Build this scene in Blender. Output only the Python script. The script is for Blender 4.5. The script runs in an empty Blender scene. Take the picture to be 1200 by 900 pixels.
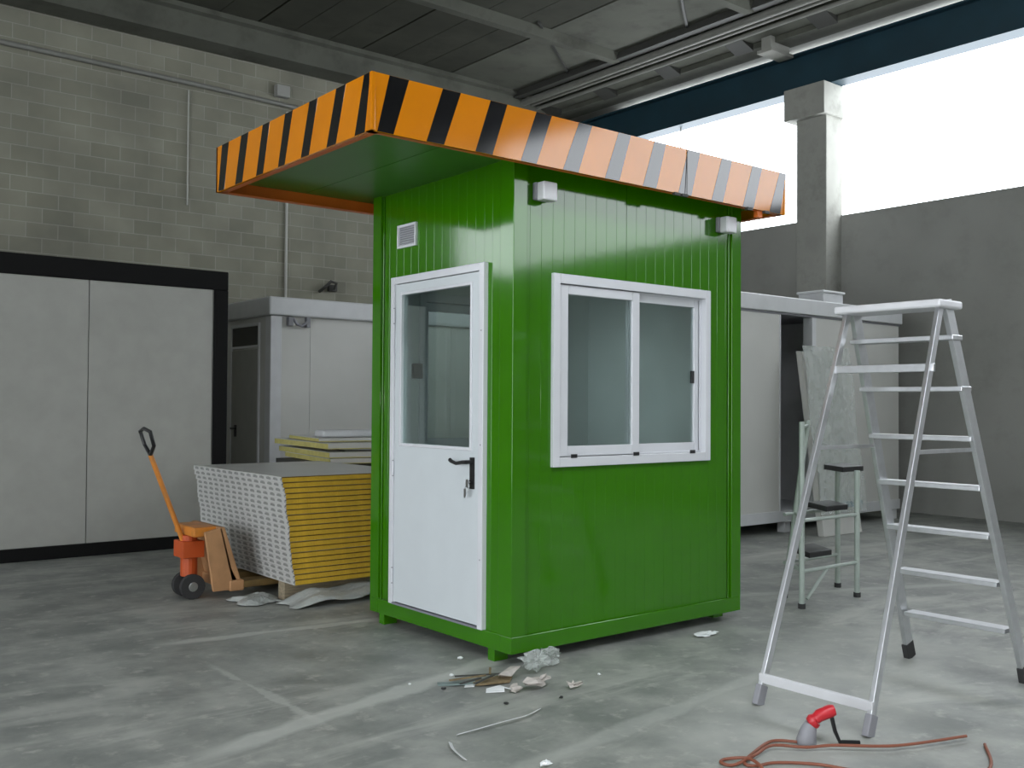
import bpy, bmesh, math, random
from mathutils import Vector, Matrix
random.seed(7)
SC = bpy.context.scene
COL = SC.collection
# ------------------------------------------------------------------ camera
cam_d = bpy.data.cameras.new('camera')
cam = bpy.data.objects.new('camera', cam_d); COL.objects.link(cam)
CY, CP, CR, CF = 0.8911, 0.0202, 0.0066, 1164.95
_f = Vector((math.cos(CY)*math.cos(CP), math.sin(CY)*math.cos(CP), math.sin(CP)))
_r = _f.cross(Vector((0, 0, 1))).normalized(); _u = _r.cross(_f)
_c, _s = math.cos(CR), math.sin(CR)
r2 = _r*_c + _u*_s; u2 = -_r*_s + _u*_c
M = Matrix((r2, u2, -_f)).transposed().to_4x4()
M.translation = Vector((-3.4215, -4.2282, 1.4323))
cam.matrix_world = M
cam_d.sensor_fit = 'HORIZONTAL'; cam_d.sensor_width = 36; cam_d.lens = CF*36/1200
cam_d.clip_start = 0.05; cam_d.clip_end = 200
SC.camera = cam
# ------------------------------------------------------------------ light
W = bpy.data.worlds.new('overcast_sky'); SC.world = W; W.use_nodes = True
bg = W.node_tree.nodes['Background']
bg.inputs[0].default_value = (0.90, 0.95, 1.0, 1); bg.inputs[1].default_value = 8.5
SC.view_settings.view_transform = 'Standard'; SC.view_settings.look = 'None'
SC.view_settings.gamma = 1; SC.view_settings.use_curve_mapping = False
SC.view_settings.exposure = -0.38
SC.cycles.use_denoising = True
SC.cycles.max_bounces = 10; SC.cycles.diffuse_bounces = 5
SC.cycles.sample_clamp_indirect = 6

def portal(name, loc, sx, sy, direction):
    d = bpy.data.lights.new(name, 'AREA'); d.shape = 'RECTANGLE'; d.size = sx; d.size_y = sy
    d.cycles.is_portal = True
    o = bpy.data.objects.new(name, d); COL.objects.link(o); o.location = loc
    o.rotation_euler = Vector(direction).to_track_quat('-Z', 'Z' if abs(direction[2]) < .5 else 'Y').to_euler()
fl_d = bpy.data.lights.new('camera_flash', 'POINT'); fl_d.energy = 50; fl_d.shadow_soft_size = 0.02
fl_d.color = (1, .97, .93)
fl = bpy.data.objects.new('camera_flash', fl_d); COL.objects.link(fl)
fl.location = Vector((-3.4215, -4.2282, 1.4323)) + u2*0.07 + r2*0.03

# ------------------------------------------------------------------ materials
def nd(nt, t, **k):
    n = nt.nodes.new(t)
    for a, b in k.items(): setattr(n, a, b)
    return n
def mat(name, col, rough=.5, metal=0, var=.0, scale=6, bump=0, bscale=60, coat=0, spec=.5, dirt=None, dirt_amt=.4, dscale=2, stretch=(1, 1, 1)):
    m = bpy.data.materials.new(name); m.use_nodes = True
    nt = m.node_tree; b = nt.nodes['Principled BSDF']
    b.inputs['Roughness'].default_value = rough; b.inputs['Metallic'].default_value = metal
    b.inputs['Specular IOR Level'].default_value = spec
    if coat: b.inputs['Coat Weight'].default_value = coat; b.inputs['Coat Roughness'].default_value = .06
    tc = nd(nt, 'ShaderNodeTexCoord'); mp = nd(nt, 'ShaderNodeMapping'); mp.inputs['Scale'].default_value = stretch
    nt.links.new(tc.outputs['Object'], mp.inputs[0])
    n = nd(nt, 'ShaderNodeTexNoise'); n.inputs['Scale'].default_value = scale; n.inputs['Detail'].default_value = 6
    nt.links.new(mp.outputs[0], n.inputs['Vector'])
    r = nd(nt, 'ShaderNodeValToRGB')
    r.color_ramp.elements[0].position = .3; r.color_ramp.elements[1].position = .7
    r.color_ramp.elements[0].color = (*[c*(1-var) for c in col], 1); r.color_ramp.elements[1].color = (*[min(1, c*(1+var)) for c in col], 1)
    nt.links.new(n.outputs['Fac'], r.inputs[0]); out = r.outputs[0]
    if dirt:
        n2 = nd(nt, 'ShaderNodeTexNoise'); n2.inputs['Scale'].default_value = dscale; n2.inputs['Detail'].default_value = 8; n2.inputs['Roughness'].default_value = .65
        nt.links.new(mp.outputs[0], n2.inputs['Vector'])
        r2_ = nd(nt, 'ShaderNodeValToRGB'); r2_.color_ramp.elements[0].position = .5; r2_.color_ramp.elements[1].position = .72
        r2_.color_ramp.elements[0].color = (0, 0, 0, 1); r2_.color_ramp.elements[1].color = (dirt_amt,)*3+(1,)
        nt.links.new(n2.outputs['Fac'], r2_.inputs[0])
        mx = nd(nt, 'ShaderNodeMix', data_type='RGBA')
        nt.links.new(r2_.outputs[0], mx.inputs[0]); nt.links.new(out, mx.inputs[6]); mx.inputs[7].default_value = (*dirt, 1)
        out = mx.outputs[2]
    nt.links.new(out, b.inputs['Base Color'])
    if bump:
        n3 = nd(nt, 'ShaderNodeTexNoise'); n3.inputs['Scale'].default_value = bscale; n3.inputs['Detail'].default_value = 4
        nt.links.new(mp.outputs[0], n3.inputs['Vector'])
        bp = nd(nt, 'ShaderNodeBump'); bp.inputs['Strength'].default_value = bump; bp.inputs['Distance'].default_value = .01
        nt.links.new(n3.outputs['Fac'], bp.inputs['Height']); nt.links.new(bp.outputs[0], b.inputs['Normal'])
    return m

GREEN = mat('green_gloss_paint', (.034, .165, .0004), rough=.09, var=.05, scale=3, bump=.03, bscale=7, spec=.48)
GREEN2 = mat('green_soffit_paint', (.05, .18, .02), rough=.35, var=.06, scale=3)
ORANGE = mat('orange_paint', (.60, .195, .003), spec=.5, rough=.09, var=.05, scale=4)
ORANGED = mat('orange_primer_paint', (.60, .13, .01), rough=.5, var=.1, scale=4)
BLACKP = mat('black_stripe_paint', (.004, .004, .005), rough=.09, spec=.65)
WHITE = mat('white_frame_enamel', (.66, .67, .70), rough=.25, var=.02)
DOORW = mat('white_door_panel', (.60, .64, .66), rough=.35, var=.02)
INNER = mat('white_interior_panel', (.62, .66, .65), rough=.5, var=.03)
BLACKM = mat('matt_black_frame', (.006, .006, .006), rough=.7, spec=.15)
BLACK = mat('black_plastic', (.012, .012, .013), rough=.35)
RUBBER = mat('dark_rubber', (.03, .03, .03), rough=.8)
STEEL = mat('brushed_steel', (.55, .55, .55), rough=.3, metal=1)
ALU = mat('aluminium_extrusion', (.62, .63, .65), rough=.32, metal=.85, var=.06, scale=20)
ALUL = mat('pale_aluminium', (.66, .66, .68), rough=.5, metal=.2, var=.05)
GREYSILL = mat('grey_sill_metal', (.2, .2, .23), rough=.4)
CABIN = mat('pale_grey_cabin_panel', (.56, .56, .53), rough=.45, var=.05, scale=1.5)
CABINF = mat('light_grey_cabin_frame', (.60, .61, .62), rough=.4, var=.04)
CABIND = mat('grey_cabin_door', (.33, .33, .30), rough=.5, var=.05)
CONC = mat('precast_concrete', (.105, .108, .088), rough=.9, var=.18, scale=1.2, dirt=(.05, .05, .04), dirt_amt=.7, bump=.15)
CONCL = mat('smooth_wall_concrete', (.34, .34, .315), rough=.9, var=.1, scale=.8, dirt=(.26, .26, .235), dirt_amt=.6, bump=.1)
CONCC = mat('column_concrete', (.37, .37, .335), rough=.9, var=.12, scale=2, dirt=(.17, .17, .15), dirt_amt=.7, bump=.15)
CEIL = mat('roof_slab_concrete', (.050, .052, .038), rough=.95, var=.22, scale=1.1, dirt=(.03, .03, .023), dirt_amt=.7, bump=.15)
DARKM = mat('dark_grey_metal', (.05, .05, .045), rough=.6)
PIPEM = mat('grey_conduit', (.22, .22, .20), rough=.5, var=.08)
PALEP = mat('pale_plastic_pipe', (.5, .5, .46), rough=.5)
TEAL = mat('dark_teal_beam_paint', (.010, .042, .062), rough=.5, var=.15, scale=2)
FOAM = mat('yellow_foam_core', (.58, .36, .025), rough=.85, var=.12, scale=14, bump=.4, bscale=90)
FOAMP = mat('pale_yellow_foam', (.52, .47, .16), rough=.85, var=.12, scale=14)
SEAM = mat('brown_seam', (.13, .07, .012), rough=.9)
SKIN = mat('white_sheet_skin', (.50, .50, .47), rough=.35, var=.05, scale=3)
TIMBER = mat('grey_timber', (.30, .25, .17), rough=.85, var=.25, scale=10, stretch=(1, 8, 8))
ORTRUCK = mat('orange_truck_enamel', (.62, .22, .03), rough=.4, var=.12, dirt=(.25, .16, .08), dirt_amt=.6, dscale=8)
FORKM = mat('dirty_fork_steel', (.16, .10, .03), rough=.6, var=.3, scale=12)
TANTRUCK = mat('worn_tan_orange_metal', (.42, .22, .10), rough=.55, var=.15, scale=8)
REDTRUCK = mat('red_orange_metal', (.50, .08, .015), rough=.45)
PAPER = mat('crumpled_paper', (.50, .46, .42), rough=.9, var=.15, scale=25)
PAPERW = mat('white_paper', (.78, .80, .80), rough=.8, var=.05)
BROWN = mat('brown_wood_chip', (.20, .15, .08), rough=.9, var=.3, scale=30)
TEALCH = mat('grey_green_film', (.16, .21, .20), rough=.5)
CABLEO = mat('rust_orange_cable', (.22, .07, .038), rough=.55)
RED = mat('red_plastic', (.50, .02, .03), rough=.35)
GREYP = mat('grey_plastic', (.24, .24, .26), rough=.5)
GTUBE = mat('pale_green_grey_tube', (.34, .39, .35), rough=.4, var=.1, scale=10)
BLUES = mat('blue_strip', (.05, .22, .32), rough=.5)

def film(name, col, alpha, rough=.2):
    m = mat(name, col, rough=rough, var=.08, scale=12, bump=.8, bscale=22)
    m.node_tree.nodes['Principled BSDF'].inputs['Alpha'].default_value = alpha
    return m
FILM = film('translucent_plastic_film', (.60, .64, .61), .38)
FILM2 = film('dusty_plastic_sheet', (.42, .44, .42), .85, .35)

def glass():
    m = bpy.data.materials.new('tinted_window_glass'); m.use_nodes = True
    nt = m.node_tree; nt.nodes.remove(nt.nodes['Principled BSDF']); out = nt.nodes['Material Output']
    tr = nd(nt, 'ShaderNodeBsdfTransparent'); tr.inputs[0].default_value = (.86, .91, .90, 1)
    gl = nd(nt, 'ShaderNodeBsdfGlossy'); gl.inputs['Roughness'].default_value = .01
    gl.inputs[0].default_value = (.95, 1, .98, 1)
    ge = nd(nt, 'ShaderNodeNewGeometry'); dt = nd(nt, 'ShaderNodeVectorMath', operation='DOT_PRODUCT')
    nt.links.new(ge.outputs['Incoming'], dt.inputs[0]); nt.links.new(ge.outputs['Normal'], dt.inputs[1])
    def mm(op, a, b):
        n_ = nd(nt, 'ShaderNodeMath', operation=op)
        for i, v in enumerate((a, b)):
            if v is None: continue
            if isinstance(v, (int, float)): n_.inputs[i].default_value = v
            else: nt.links.new(v, n_.inputs[i])
        return n_.outputs[0]
    sch = mm('ADD', mm('MULTIPLY', mm('POWER', mm('SUBTRACT', 1, mm('ABSOLUTE', dt.outputs['Value'], None)), 5), .96), .045)
    tc = nd(nt, 'ShaderNodeTexCoord'); n = nd(nt, 'ShaderNodeTexNoise'); n.inputs['Scale'].default_value = 1.5
    nt.links.new(tc.outputs['Object'], n.inputs['Vector'])
    mr = nd(nt, 'ShaderNodeMapRange'); mr.inputs[3].default_value = 1.6; mr.inputs[4].default_value = 2.1
    nt.links.new(n.outputs['Fac'], mr.inputs[0])
    mu = nd(nt, 'ShaderNodeMath', operation='MULTIPLY'); mu.use_clamp = True
    nt.links.new(sch, mu.inputs[0]); nt.links.new(mr.outputs[0], mu.inputs[1])
    mx = nd(nt, 'ShaderNodeMixShader')
    nt.links.new(mu.outputs[0], mx.inputs[0]); nt.links.new(tr.outputs[0], mx.inputs[1]); nt.links.new(gl.outputs[0], mx.inputs[2])
    nt.links.new(mx.outputs[0], out.inputs[0]); return m
GLASS = glass()

def block_mat():
    m = bpy.data.materials.new('concrete_block_masonry'); m.use_nodes = True
    nt = m.node_tree; b = nt.nodes['Principled BSDF']; b.inputs['Roughness'].default_value = .95
    tc = nd(nt, 'ShaderNodeTexCoord'); sp = nd(nt, 'ShaderNodeSeparateXYZ'); cb = nd(nt, 'ShaderNodeCombineXYZ')
    nt.links.new(tc.outputs['Object'], sp.inputs[0]); nt.links.new(sp.outputs[0], cb.inputs[0]); nt.links.new(sp.outputs[2], cb.inputs[1])
    br = nd(nt, 'ShaderNodeTexBrick'); br.inputs['Scale'].default_value = 1
    br.inputs['Brick Width'].default_value = .4; br.inputs['Row Height'].default_value = .2
    br.inputs['Mortar Size'].default_value = .007; br.inputs['Mortar Smooth'].default_value = .3
    br.inputs['Color1'].default_value = (.25, .245, .195, 1); br.inputs['Color2'].default_value = (.31, .303, .245, 1)
    br.inputs['Mortar'].default_value = (.37, .365, .31, 1)
    nt.links.new(cb.outputs[0], br.inputs['Vector'])
    n = nd(nt, 'ShaderNodeTexNoise'); n.inputs['Scale'].default_value = 1.3; n.inputs['Detail'].default_value = 8
    nt.links.new(tc.outputs['Object'], n.inputs['Vector'])
    r = nd(nt, 'ShaderNodeValToRGB'); r.color_ramp.elements[0].position = .3; r.color_ramp.elements[1].position = .75
    r.color_ramp.elements[0].color = (.78, .78, .78, 1); r.color_ramp.elements[1].color = (1.12, 1.12, 1.1, 1)
    nt.links.new(n.outputs['Fac'], r.inputs[0])
    mx = nd(nt, 'ShaderNodeMix', data_type='RGBA', blend_type='MULTIPLY'); mx.inputs[0].default_value = 1
    nt.links.new(br.outputs[0], mx.inputs[6]); nt.links.new(r.outputs[0], mx.inputs[7]); nt.links.new(mx.outputs[2], b.inputs['Base Color'])
    bp = nd(nt, 'ShaderNodeBump'); bp.inputs['Strength'].default_value = .4; bp.inputs['Distance'].default_value = .01; bp.invert = True
    nt.links.new(br.outputs['Fac'], bp.inputs['Height']); nt.links.new(bp.outputs[0], b.inputs['Normal'])
    return m
BLOCK = block_mat()

def floor_mat():
    m = bpy.data.materials.new('worn_concrete_floor'); m.use_nodes = True
    nt = m.node_tree; b = nt.nodes['Principled BSDF']
    tc = nd(nt, 'ShaderNodeTexCoord')
    def noise(scale, det, ramp, stretch=(1, 1, 1), rot=0, dist=0):
        mp = nd(nt, 'ShaderNodeMapping'); mp.inputs['Scale'].default_value = stretch; mp.inputs['Rotation'].default_value = (0, 0, rot)
        nt.links.new(tc.outputs['Object'], mp.inputs[0])
        n = nd(nt, 'ShaderNodeTexNoise'); n.inputs['Scale'].default_value = scale; n.inputs['Detail'].default_value = det
        n.inputs['Roughness'].default_value = .62; n.inputs['Distortion'].default_value = dist
        nt.links.new(mp.outputs[0], n.inputs['Vector'])
        r = nd(nt, 'ShaderNodeValToRGB'); e = r.color_ramp.elements
        e[0].position = ramp[0]; e[0].color = (*ramp[1], 1); e[1].position = ramp[2]; e[1].color = (*ramp[3], 1)
        nt.links.new(n.outputs['Fac'], r.inputs[0]); return r.outputs[0], n
    base, n0 = noise(2.4, 9, (.38, (.17, .18, .168), .62, (.31, .318, .29)))
    dust, _ = noise(1.1, 6, (.52, (0, 0, 0), .70, (.75, .75, .75)), stretch=(.45, 1.5, 1), rot=.35, dist=1.2)
    speck, _ = noise(9, 7, (.56, (0, 0, 0), .72, (.6, .6, .6)))
    dark, _ = noise(2.3, 7, (.56, (0, 0, 0), .74, (.55, .55, .55)), stretch=(1, 1.7, 1), rot=-.5)
    def mixc(f, a, col):
        mx = nd(nt, 'ShaderNodeMix', data_type='RGBA'); nt.links.new(f, mx.inputs[0]); nt.links.new(a, mx.inputs[6]); mx.inputs[7].default_value = (*col, 1); return mx.outputs[2]
    c = mixc(dust, base, (.42, .425, .385)); c = mixc(dark, c, (.14, .147, .14)); c = mixc(speck, c, (.45, .44, .40))
    # dusty straight streaks: each is |a*x + b*y + c| < w, broken up by noise
    sp = nd(nt, 'ShaderNodeSeparateXYZ'); nt.links.new(tc.outputs['Object'], sp.inputs[0])
    def math_(op, a, bb=None, clamp=False):
        n = nd(nt, 'ShaderNodeMath', operation=op); n.use_clamp = clamp
        for i, v in enumerate((a, bb)):
            if v is None: continue
            if isinstance(v, (int, float)): n.inputs[i].default_value = v
            else: nt.links.new(v, n.inputs[i])
        return n.outputs[0]
    for (x0, y0, x1, y1, w, amt) in ((-1.9, -.32, .7, .36, .085, .6), (-1.27, 1.085, -1.257, -.25, .03, .45), (-1.4, 1.66, 1.5, 1.30, .06, .55), (3.6, 1.9, 8, 1.1, .10, .3), (2.2, .75, 6, -.9, .07, .3), (-3, -1.5, 1.2, -.9, .06, .3), (-.3, -1.75, 2.6, -.8, .55, .33)):
        dx, dy = x1-x0, y1-y0; L = math.hypot(dx, dy); nx, ny = -dy/L, dx/L; k = -(nx*x0+ny*y0)
        d = math_('ABSOLUTE', math_('ADD', math_('ADD', math_('MULTIPLY', sp.outputs[0], nx), math_('MULTIPLY', sp.outputs[1], ny)), k))
        d = math_('ADD', d, math_('MULTIPLY', math_('SUBTRACT', n0.outputs['Fac'], .5), .25))
        fac = math_('SUBTRACT', 1, math_('DIVIDE', d, w), True)
        t = math_('ADD', math_('MULTIPLY', sp.outputs[0], dx/L), math_('MULTIPLY', sp.outputs[1], dy/L)); tm = (x0*dx+y0*dy)/L+L/2
        end = math_('MULTIPLY', math_('SUBTRACT', L/2, math_('ABSOLUTE', math_('SUBTRACT', t, tm))), 3, True)
        fac = math_('MULTIPLY', math_('MULTIPLY', math_('MULTIPLY', fac, end), 2.0, True), amt)
        c = mixc(fac, c, (.50, .51, .47))
    nt.links.new(c, b.inputs['Base Color'])
    rr = nd(nt, 'ShaderNodeMapRange'); rr.inputs[3].default_value = .38; rr.inputs[4].default_value = .7
    nt.links.new(n0.outputs['Fac'], rr.inputs[0]); nt.links.new(rr.outputs[0], b.inputs['Roughness'])
    bp = nd(nt, 'ShaderNodeBump'); bp.inputs['Strength'].default_value = .25; bp.inputs['Distance'].default_value = .01
    nt.links.new(n0.outputs['Fac'], bp.inputs['Height']); nt.links.new(bp.outputs[0], b.inputs['Normal'])
    return m
FLOOR = floor_mat()

def printed_mat():
    """white film with rows of small dark printed characters (illegible in the photo)"""
    m = bpy.data.materials.new('printed_white_edge_film'); m.use_nodes = True
    nt = m.node_tree; b = nt.nodes['Principled BSDF']; b.inputs['Roughness'].default_value = .45
    tc = nd(nt, 'ShaderNodeTexCoord'); sp = nd(nt, 'ShaderNodeSeparateXYZ'); nt.links.new(tc.outputs['Object'], sp.inputs[0])
    def M_(op, a, bb=None, clamp=False):
        n = nd(nt, 'ShaderNodeMath', operation=op); n.use_clamp = clamp
        for i, v in enumerate((a, bb)):
            if v is None: continue
            if isinstance(v, (int, float)): n.inputs[i].default_value = v
            else: nt.links.new(v, n.inputs[i])
        return n.outputs[0]
    u = M_('FRACT', M_('DIVIDE', M_('ADD', sp.outputs[1], 20), .112))
    # a word: slanted strokes inside u in .12-.78
    z = sp.outputs[2]
    word = M_('MULTIPLY', M_('GREATER_THAN', u, .08), M_('LESS_THAN', u, .74))
    row = M_('MULTIPLY', M_('GREATER_THAN', z, M_('ADD', .008, M_('MULTIPLY', u, .006))), M_('LESS_THAN', z, M_('ADD', .021, M_('MULTIPLY', M_('SINE', M_('MULTIPLY', u, 3.4)), .010))))
    st = M_('GREATER_THAN', M_('SINE', M_('ADD', M_('MULTIPLY', sp.outputs[1], 420), M_('MULTIPLY', z, 260))), -.35)
    f = M_('MULTIPLY', M_('MULTIPLY', M_('MULTIPLY', word, row), st), .95)
    mx = nd(nt, 'ShaderNodeMix', data_type='RGBA'); nt.links.new(f, mx.inputs[0])
    mx.inputs[6].default_value = (.50, .50, .48, 1); mx.inputs[7].default_value = (.03, .03, .027, 1)
    nt.links.new(mx.outputs[2], b.inputs['Base Color']); return m
PRINT = printed_mat()

# ------------------------------------------------------------------ geometry helpers
class MB:
    def __init__(s): s.v = []; s.f = []; s.m = []; s.mats = []
    def mi(s, m):
        if m not in s.mats: s.mats.append(m)
        return s.mats.index(m)
    def hexa(s, p, m):
        i = len(s.v); s.v += [tuple(q) for q in p]; k = s.mi(m)
        for q in ((3, 2, 1, 0), (4, 5, 6, 7), (0, 1, 5, 4), (1, 2, 6, 5), (2, 3, 7, 6), (3, 0, 4, 7)):
            s.f.append(tuple(i+a for a in q)); s.m.append(k)
        return s
    def box(s, x0, x1, y0, y1, z0, z1, m):
        return s.hexa([(x0, y0, z0), (x1, y0, z0), (x1, y1, z0), (x0, y1, z0), (x0, y0, z1), (x1, y0, z1), (x1, y1, z1), (x0, y1, z1)], m)
    def prism(s, poly, vec, m):
        """closed polygon extruded by vec"""
        i = len(s.v); n = len(poly); k = s.mi(m)
        s.v += [tuple(p) for p in poly] + [tuple(Vector(p)+Vector(vec)) for p in poly]
        s.f.append(tuple(range(i+n-1, i-1, -1))); s.m.append(k); s.f.append(tuple(range(i+n, i+2*n))); s.m.append(k)
        for a in range(n):
            b = (a+1) % n; s.f.append((i+a, i+b, i+n+b, i+n+a)); s.m.append(k)
        return s
    def tube(s, pts, r, m, seg=10, caps=True):
        pts = [Vector(p) for p in pts]; k = s.mi(m); base = len(s.v); n = len(pts)
        rs = r if isinstance(r, (list, tuple)) else [r]*n
        prev = None
        for j, p in enumerate(pts):
            t = (pts[min(j+1, n-1)]-pts[max(j-1, 0)]).normalized()
            if prev is None:
                a = t.cross(Vector((0, 0, 1)));
                if a.length < .05: a = t.cross(Vector((1, 0, 0)))
                a.normalize()
            else: a = (prev - t*prev.dot(t)).normalized()
            prev = a; b = t.cross(a)
            for q in range(seg):
                an = 2*math.pi*q/seg; s.v.append(tuple(p+(a*math.cos(an)+b*math.sin(an))*rs[j]))
        for j in range(n-1):
            for q in range(seg):
                q2 = (q+1) % seg
                s.f.append((base+j*seg+q, base+j*seg+q2, base+(j+1)*seg+q2, base+(j+1)*seg+q)); s.m.append(k)
        if caps:
            s.f.append(tuple(base+q for q in range(seg-1, -1, -1))); s.m.append(k)
            s.f.append(tuple(base+(n-1)*seg+q for q in range(seg))); s.m.append(k)
        return s
    def bar(s, p0, p1, w, h, m, up=(0, 0, 1)):
        """rectangular bar: w across, h along 'up'"""
        p0, p1 = Vector(p0), Vector(p1); t = (p1-p0).normalized(); a = t.cross(Vector(up)).normalized()*w/2; b = a.cross(t).normalized()*h/2
        return s.hexa([p0-a-b, p0+a-b, p0+a+b, p0-a+b, p1-a-b, p1+a-b, p1+a+b, p1-a+b], m)
    def build(s, name, parent=None, bevel=0, smooth=False, origin=None):
        me = bpy.data.meshes.new(name)
        o0 = Vector(origin) if origin else Vector((0, 0, 0))
        me.from_pydata([tuple(Vector(v)-o0) for v in s.v], [], s.f)
        for m in s.mats: me.materials.append(m)
        for p, k in zip(me.polygons, s.m): p.material_index = k; p.use_smooth = smooth
        bm = bmesh.new(); bm.from_mesh(me); bmesh.ops.recalc_face_normals(bm, faces=bm.faces); bm.to_mesh(me); bm.free()
        o = bpy.data.objects.new(name, me); COL.objects.link(o)
        if parent: o.parent = parent
        o.location = o0
        if bevel:
            b = o.modifiers.new('bevel', 'BEVEL'); b.width = bevel; b.segments = 2; b.limit_method = 'ANGLE'; b.angle_limit = .6
        if smooth:
            try: me.set_sharp_from_angle(angle=.7)
            except Exception: pass
        return o
def tag(o, label=None, cat=None, group=None, kind=None):
    if label: o['label'] = label
    if cat: o['category'] = cat
    if group: o['group'] = group
    if kind: o['kind'] = kind
    return o
def empty(name, loc, label, cat, group=None, rz=0):
    o = bpy.data.objects.new(name, None); COL.objects.link(o); o.location = loc; o.rotation_euler = (0, 0, rz)
    o.empty_display_size = .1
    return tag(o, label, cat, group)
def struct(mb, name, **k): return tag(mb.build(name, **k), kind='structure')
def ring_xz(mb, x0, x1, z0, z1, w, y0, y1, m, wb=None, wt=None):
    """rectangular frame in the XZ plane with four bars of width w"""
    wb = w if wb is None else wb; wt = w if wt is None else wt
    mb.box(x0, x0+w, y0, y1, z0, z1, m); mb.box(x1-w, x1, y0, y1, z0, z1, m)
    mb.box(x0+w, x1-w, y0, y1, z0, z0+wb, m); mb.box(x0+w, x1-w, y0, y1, z1-wt, z1, m); return mb
def ring_yz(mb, y0, y1, z0, z1, w, x0, x1, m, wb=None, wt=None):
    wb = w if wb is None else wb; wt = w if wt is None else wt
    mb.box(x0, x1, y0, y0+w, z0, z1, m); mb.box(x0, x1, y1-w, y1, z0, z1, m)
    mb.box(x0, x1, y0+w, y1-w, z0, z0+wb, m); mb.box(x0, x1, y0+w, y1-w, z1-wt, z1, m); return mb

# ------------------------------------------------------------------ the hall
XL, XR, YF, YB, ZC = -13.0, 9.3, -16.0, 10.0, 7.0
struct(MB().box(XL-.3, XR+.3, YF-.3, YB+.3, -.2, 0, FLOOR), 'floor')
# back wall of blocks; a clerestory opening far to the left
mb = MB()
mb.box(XL, XR+.3, YB, YB+.2, 0, 3.8, BLOCK); mb.box(XL, XR+.3, YB, YB+.2, 5.3, 8.2, BLOCK)
mb.box(-6.8, XR+.3, YB, YB+.2, 3.8, 5.3, BLOCK)
struct(mb, 'wall_back')
portal('clerestory_portal', ((XL-6.8)/2, YB+.1, 4.55), 6.2, 1.5, (0, -1, 0))
struct(MB().box(XR, XR+.25, YF, YB, 0, 4.2, CONCL).box(XR, XR+.25, 8.3, YB, 4.2, 8.2, CONCL), 'wall_right')
portal('right_opening_portal', (XR+.1, (YF+8.3)/2, 5.2), 24.3, 2.0, (-1, 0, 0))
mb = MB()
mb.box(XL-.25, XL, YF, -8.5, 0, 8.2, CONCL); mb.box(XL-.25, XL, 2.5, YB, 0, 8.2, CONCL); mb.box(XL-.25, XL, -8.5, 2.5, 5.4, 8.2, CONCL)
struct(mb, 'wall_left')
portal('gate_portal', (XL-.1, -3, 2.7), 11, 5.4, (1, 0, 0))
mb = MB()
mb.box(XL, XR+.3, YF-.25, YF, 0, 3.2, CONCL); mb.box(XL, XR+.3, YF-.25, YF, 5.6, 8.2, CONCL)
mb.box(-13, -11, YF-.25, YF, 3.2, 5.6, CONCL); mb.box(-6, XR+.3, YF-.25, YF, 3.2, 5.6, CONCL)
struct(mb, 'wall_front')
portal('front_opening_portal', (-8.5, YF-.1, 4.4), 5, 2.4, (0, 1, 0))

# ceiling: planks running along y, every third joint wide and deep
KX0, KX1, KY0, KY1 = -9.0, 2.0, -8.3, -3.8      # unseen roof opening, added behind the camera to brighten the floor
mb = MB(); x = 2.72-.577*27
while x < 6.15:
    k = round((x-2.72)/.577)
    g = .035 if k % 3 == 0 else .012
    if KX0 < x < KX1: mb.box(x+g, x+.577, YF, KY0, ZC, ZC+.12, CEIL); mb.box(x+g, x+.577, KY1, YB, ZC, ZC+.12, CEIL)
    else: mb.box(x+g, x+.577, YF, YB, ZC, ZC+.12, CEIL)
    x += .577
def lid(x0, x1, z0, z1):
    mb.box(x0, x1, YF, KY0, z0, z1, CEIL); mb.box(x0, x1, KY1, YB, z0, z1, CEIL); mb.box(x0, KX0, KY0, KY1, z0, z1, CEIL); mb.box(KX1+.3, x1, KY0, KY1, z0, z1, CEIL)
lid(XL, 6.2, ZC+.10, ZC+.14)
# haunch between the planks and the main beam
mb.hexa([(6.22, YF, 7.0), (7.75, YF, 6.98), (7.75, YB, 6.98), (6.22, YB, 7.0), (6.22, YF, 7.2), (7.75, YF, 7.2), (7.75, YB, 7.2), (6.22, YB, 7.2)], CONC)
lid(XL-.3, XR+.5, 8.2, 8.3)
struct(mb, 'ceiling')
portal('added_roof_opening_portal', ((KX0+KX1+.3)/2, (KY0+KY1)/2, 8.25), KX1+.3-KX0, KY1-KY0, (0, 0, -1))  # samples the sky through the added roof opening
for j, y in enumerate((9.55, 6.95, 4.35, 1.75, -.85, -3.45, -8.65, -11.25, -13.85)):
    mb = MB()
    if j == 0:
        mb.prism([(XL, y-.12, ZC), (XL, y+.4, ZC), (XL, y+.4, 6.6), (XL, y-.05, 6.6)], (XR-XL-.4, 0, 0), CONC)
        mb.prism([(XL, y-.2, ZC), (XL, y-.2, 6.93), (XL, y-.05, 6.9), (XL, y-.05, ZC)], (XR-XL-.4, 0, 0), CONC)
    else:
        mb.prism([(XL, y-.13, ZC), (XL, y+.13, ZC), (XL, y+.07, 6.86), (XL, y-.07, 6.86)], (7.7-XL, 0, 0), CONC)
        # short diagonal haunch rib
        mb.prism([(5.84, y-.25, 7.0), (5.90, y-.25, 7.0), (7.70, y+1.1, 6.98), (7.64, y+1.1, 6.98)], (0, 0, -.03), DARKM)
    struct(mb, 'trim_%d' % (j+1))
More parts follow.
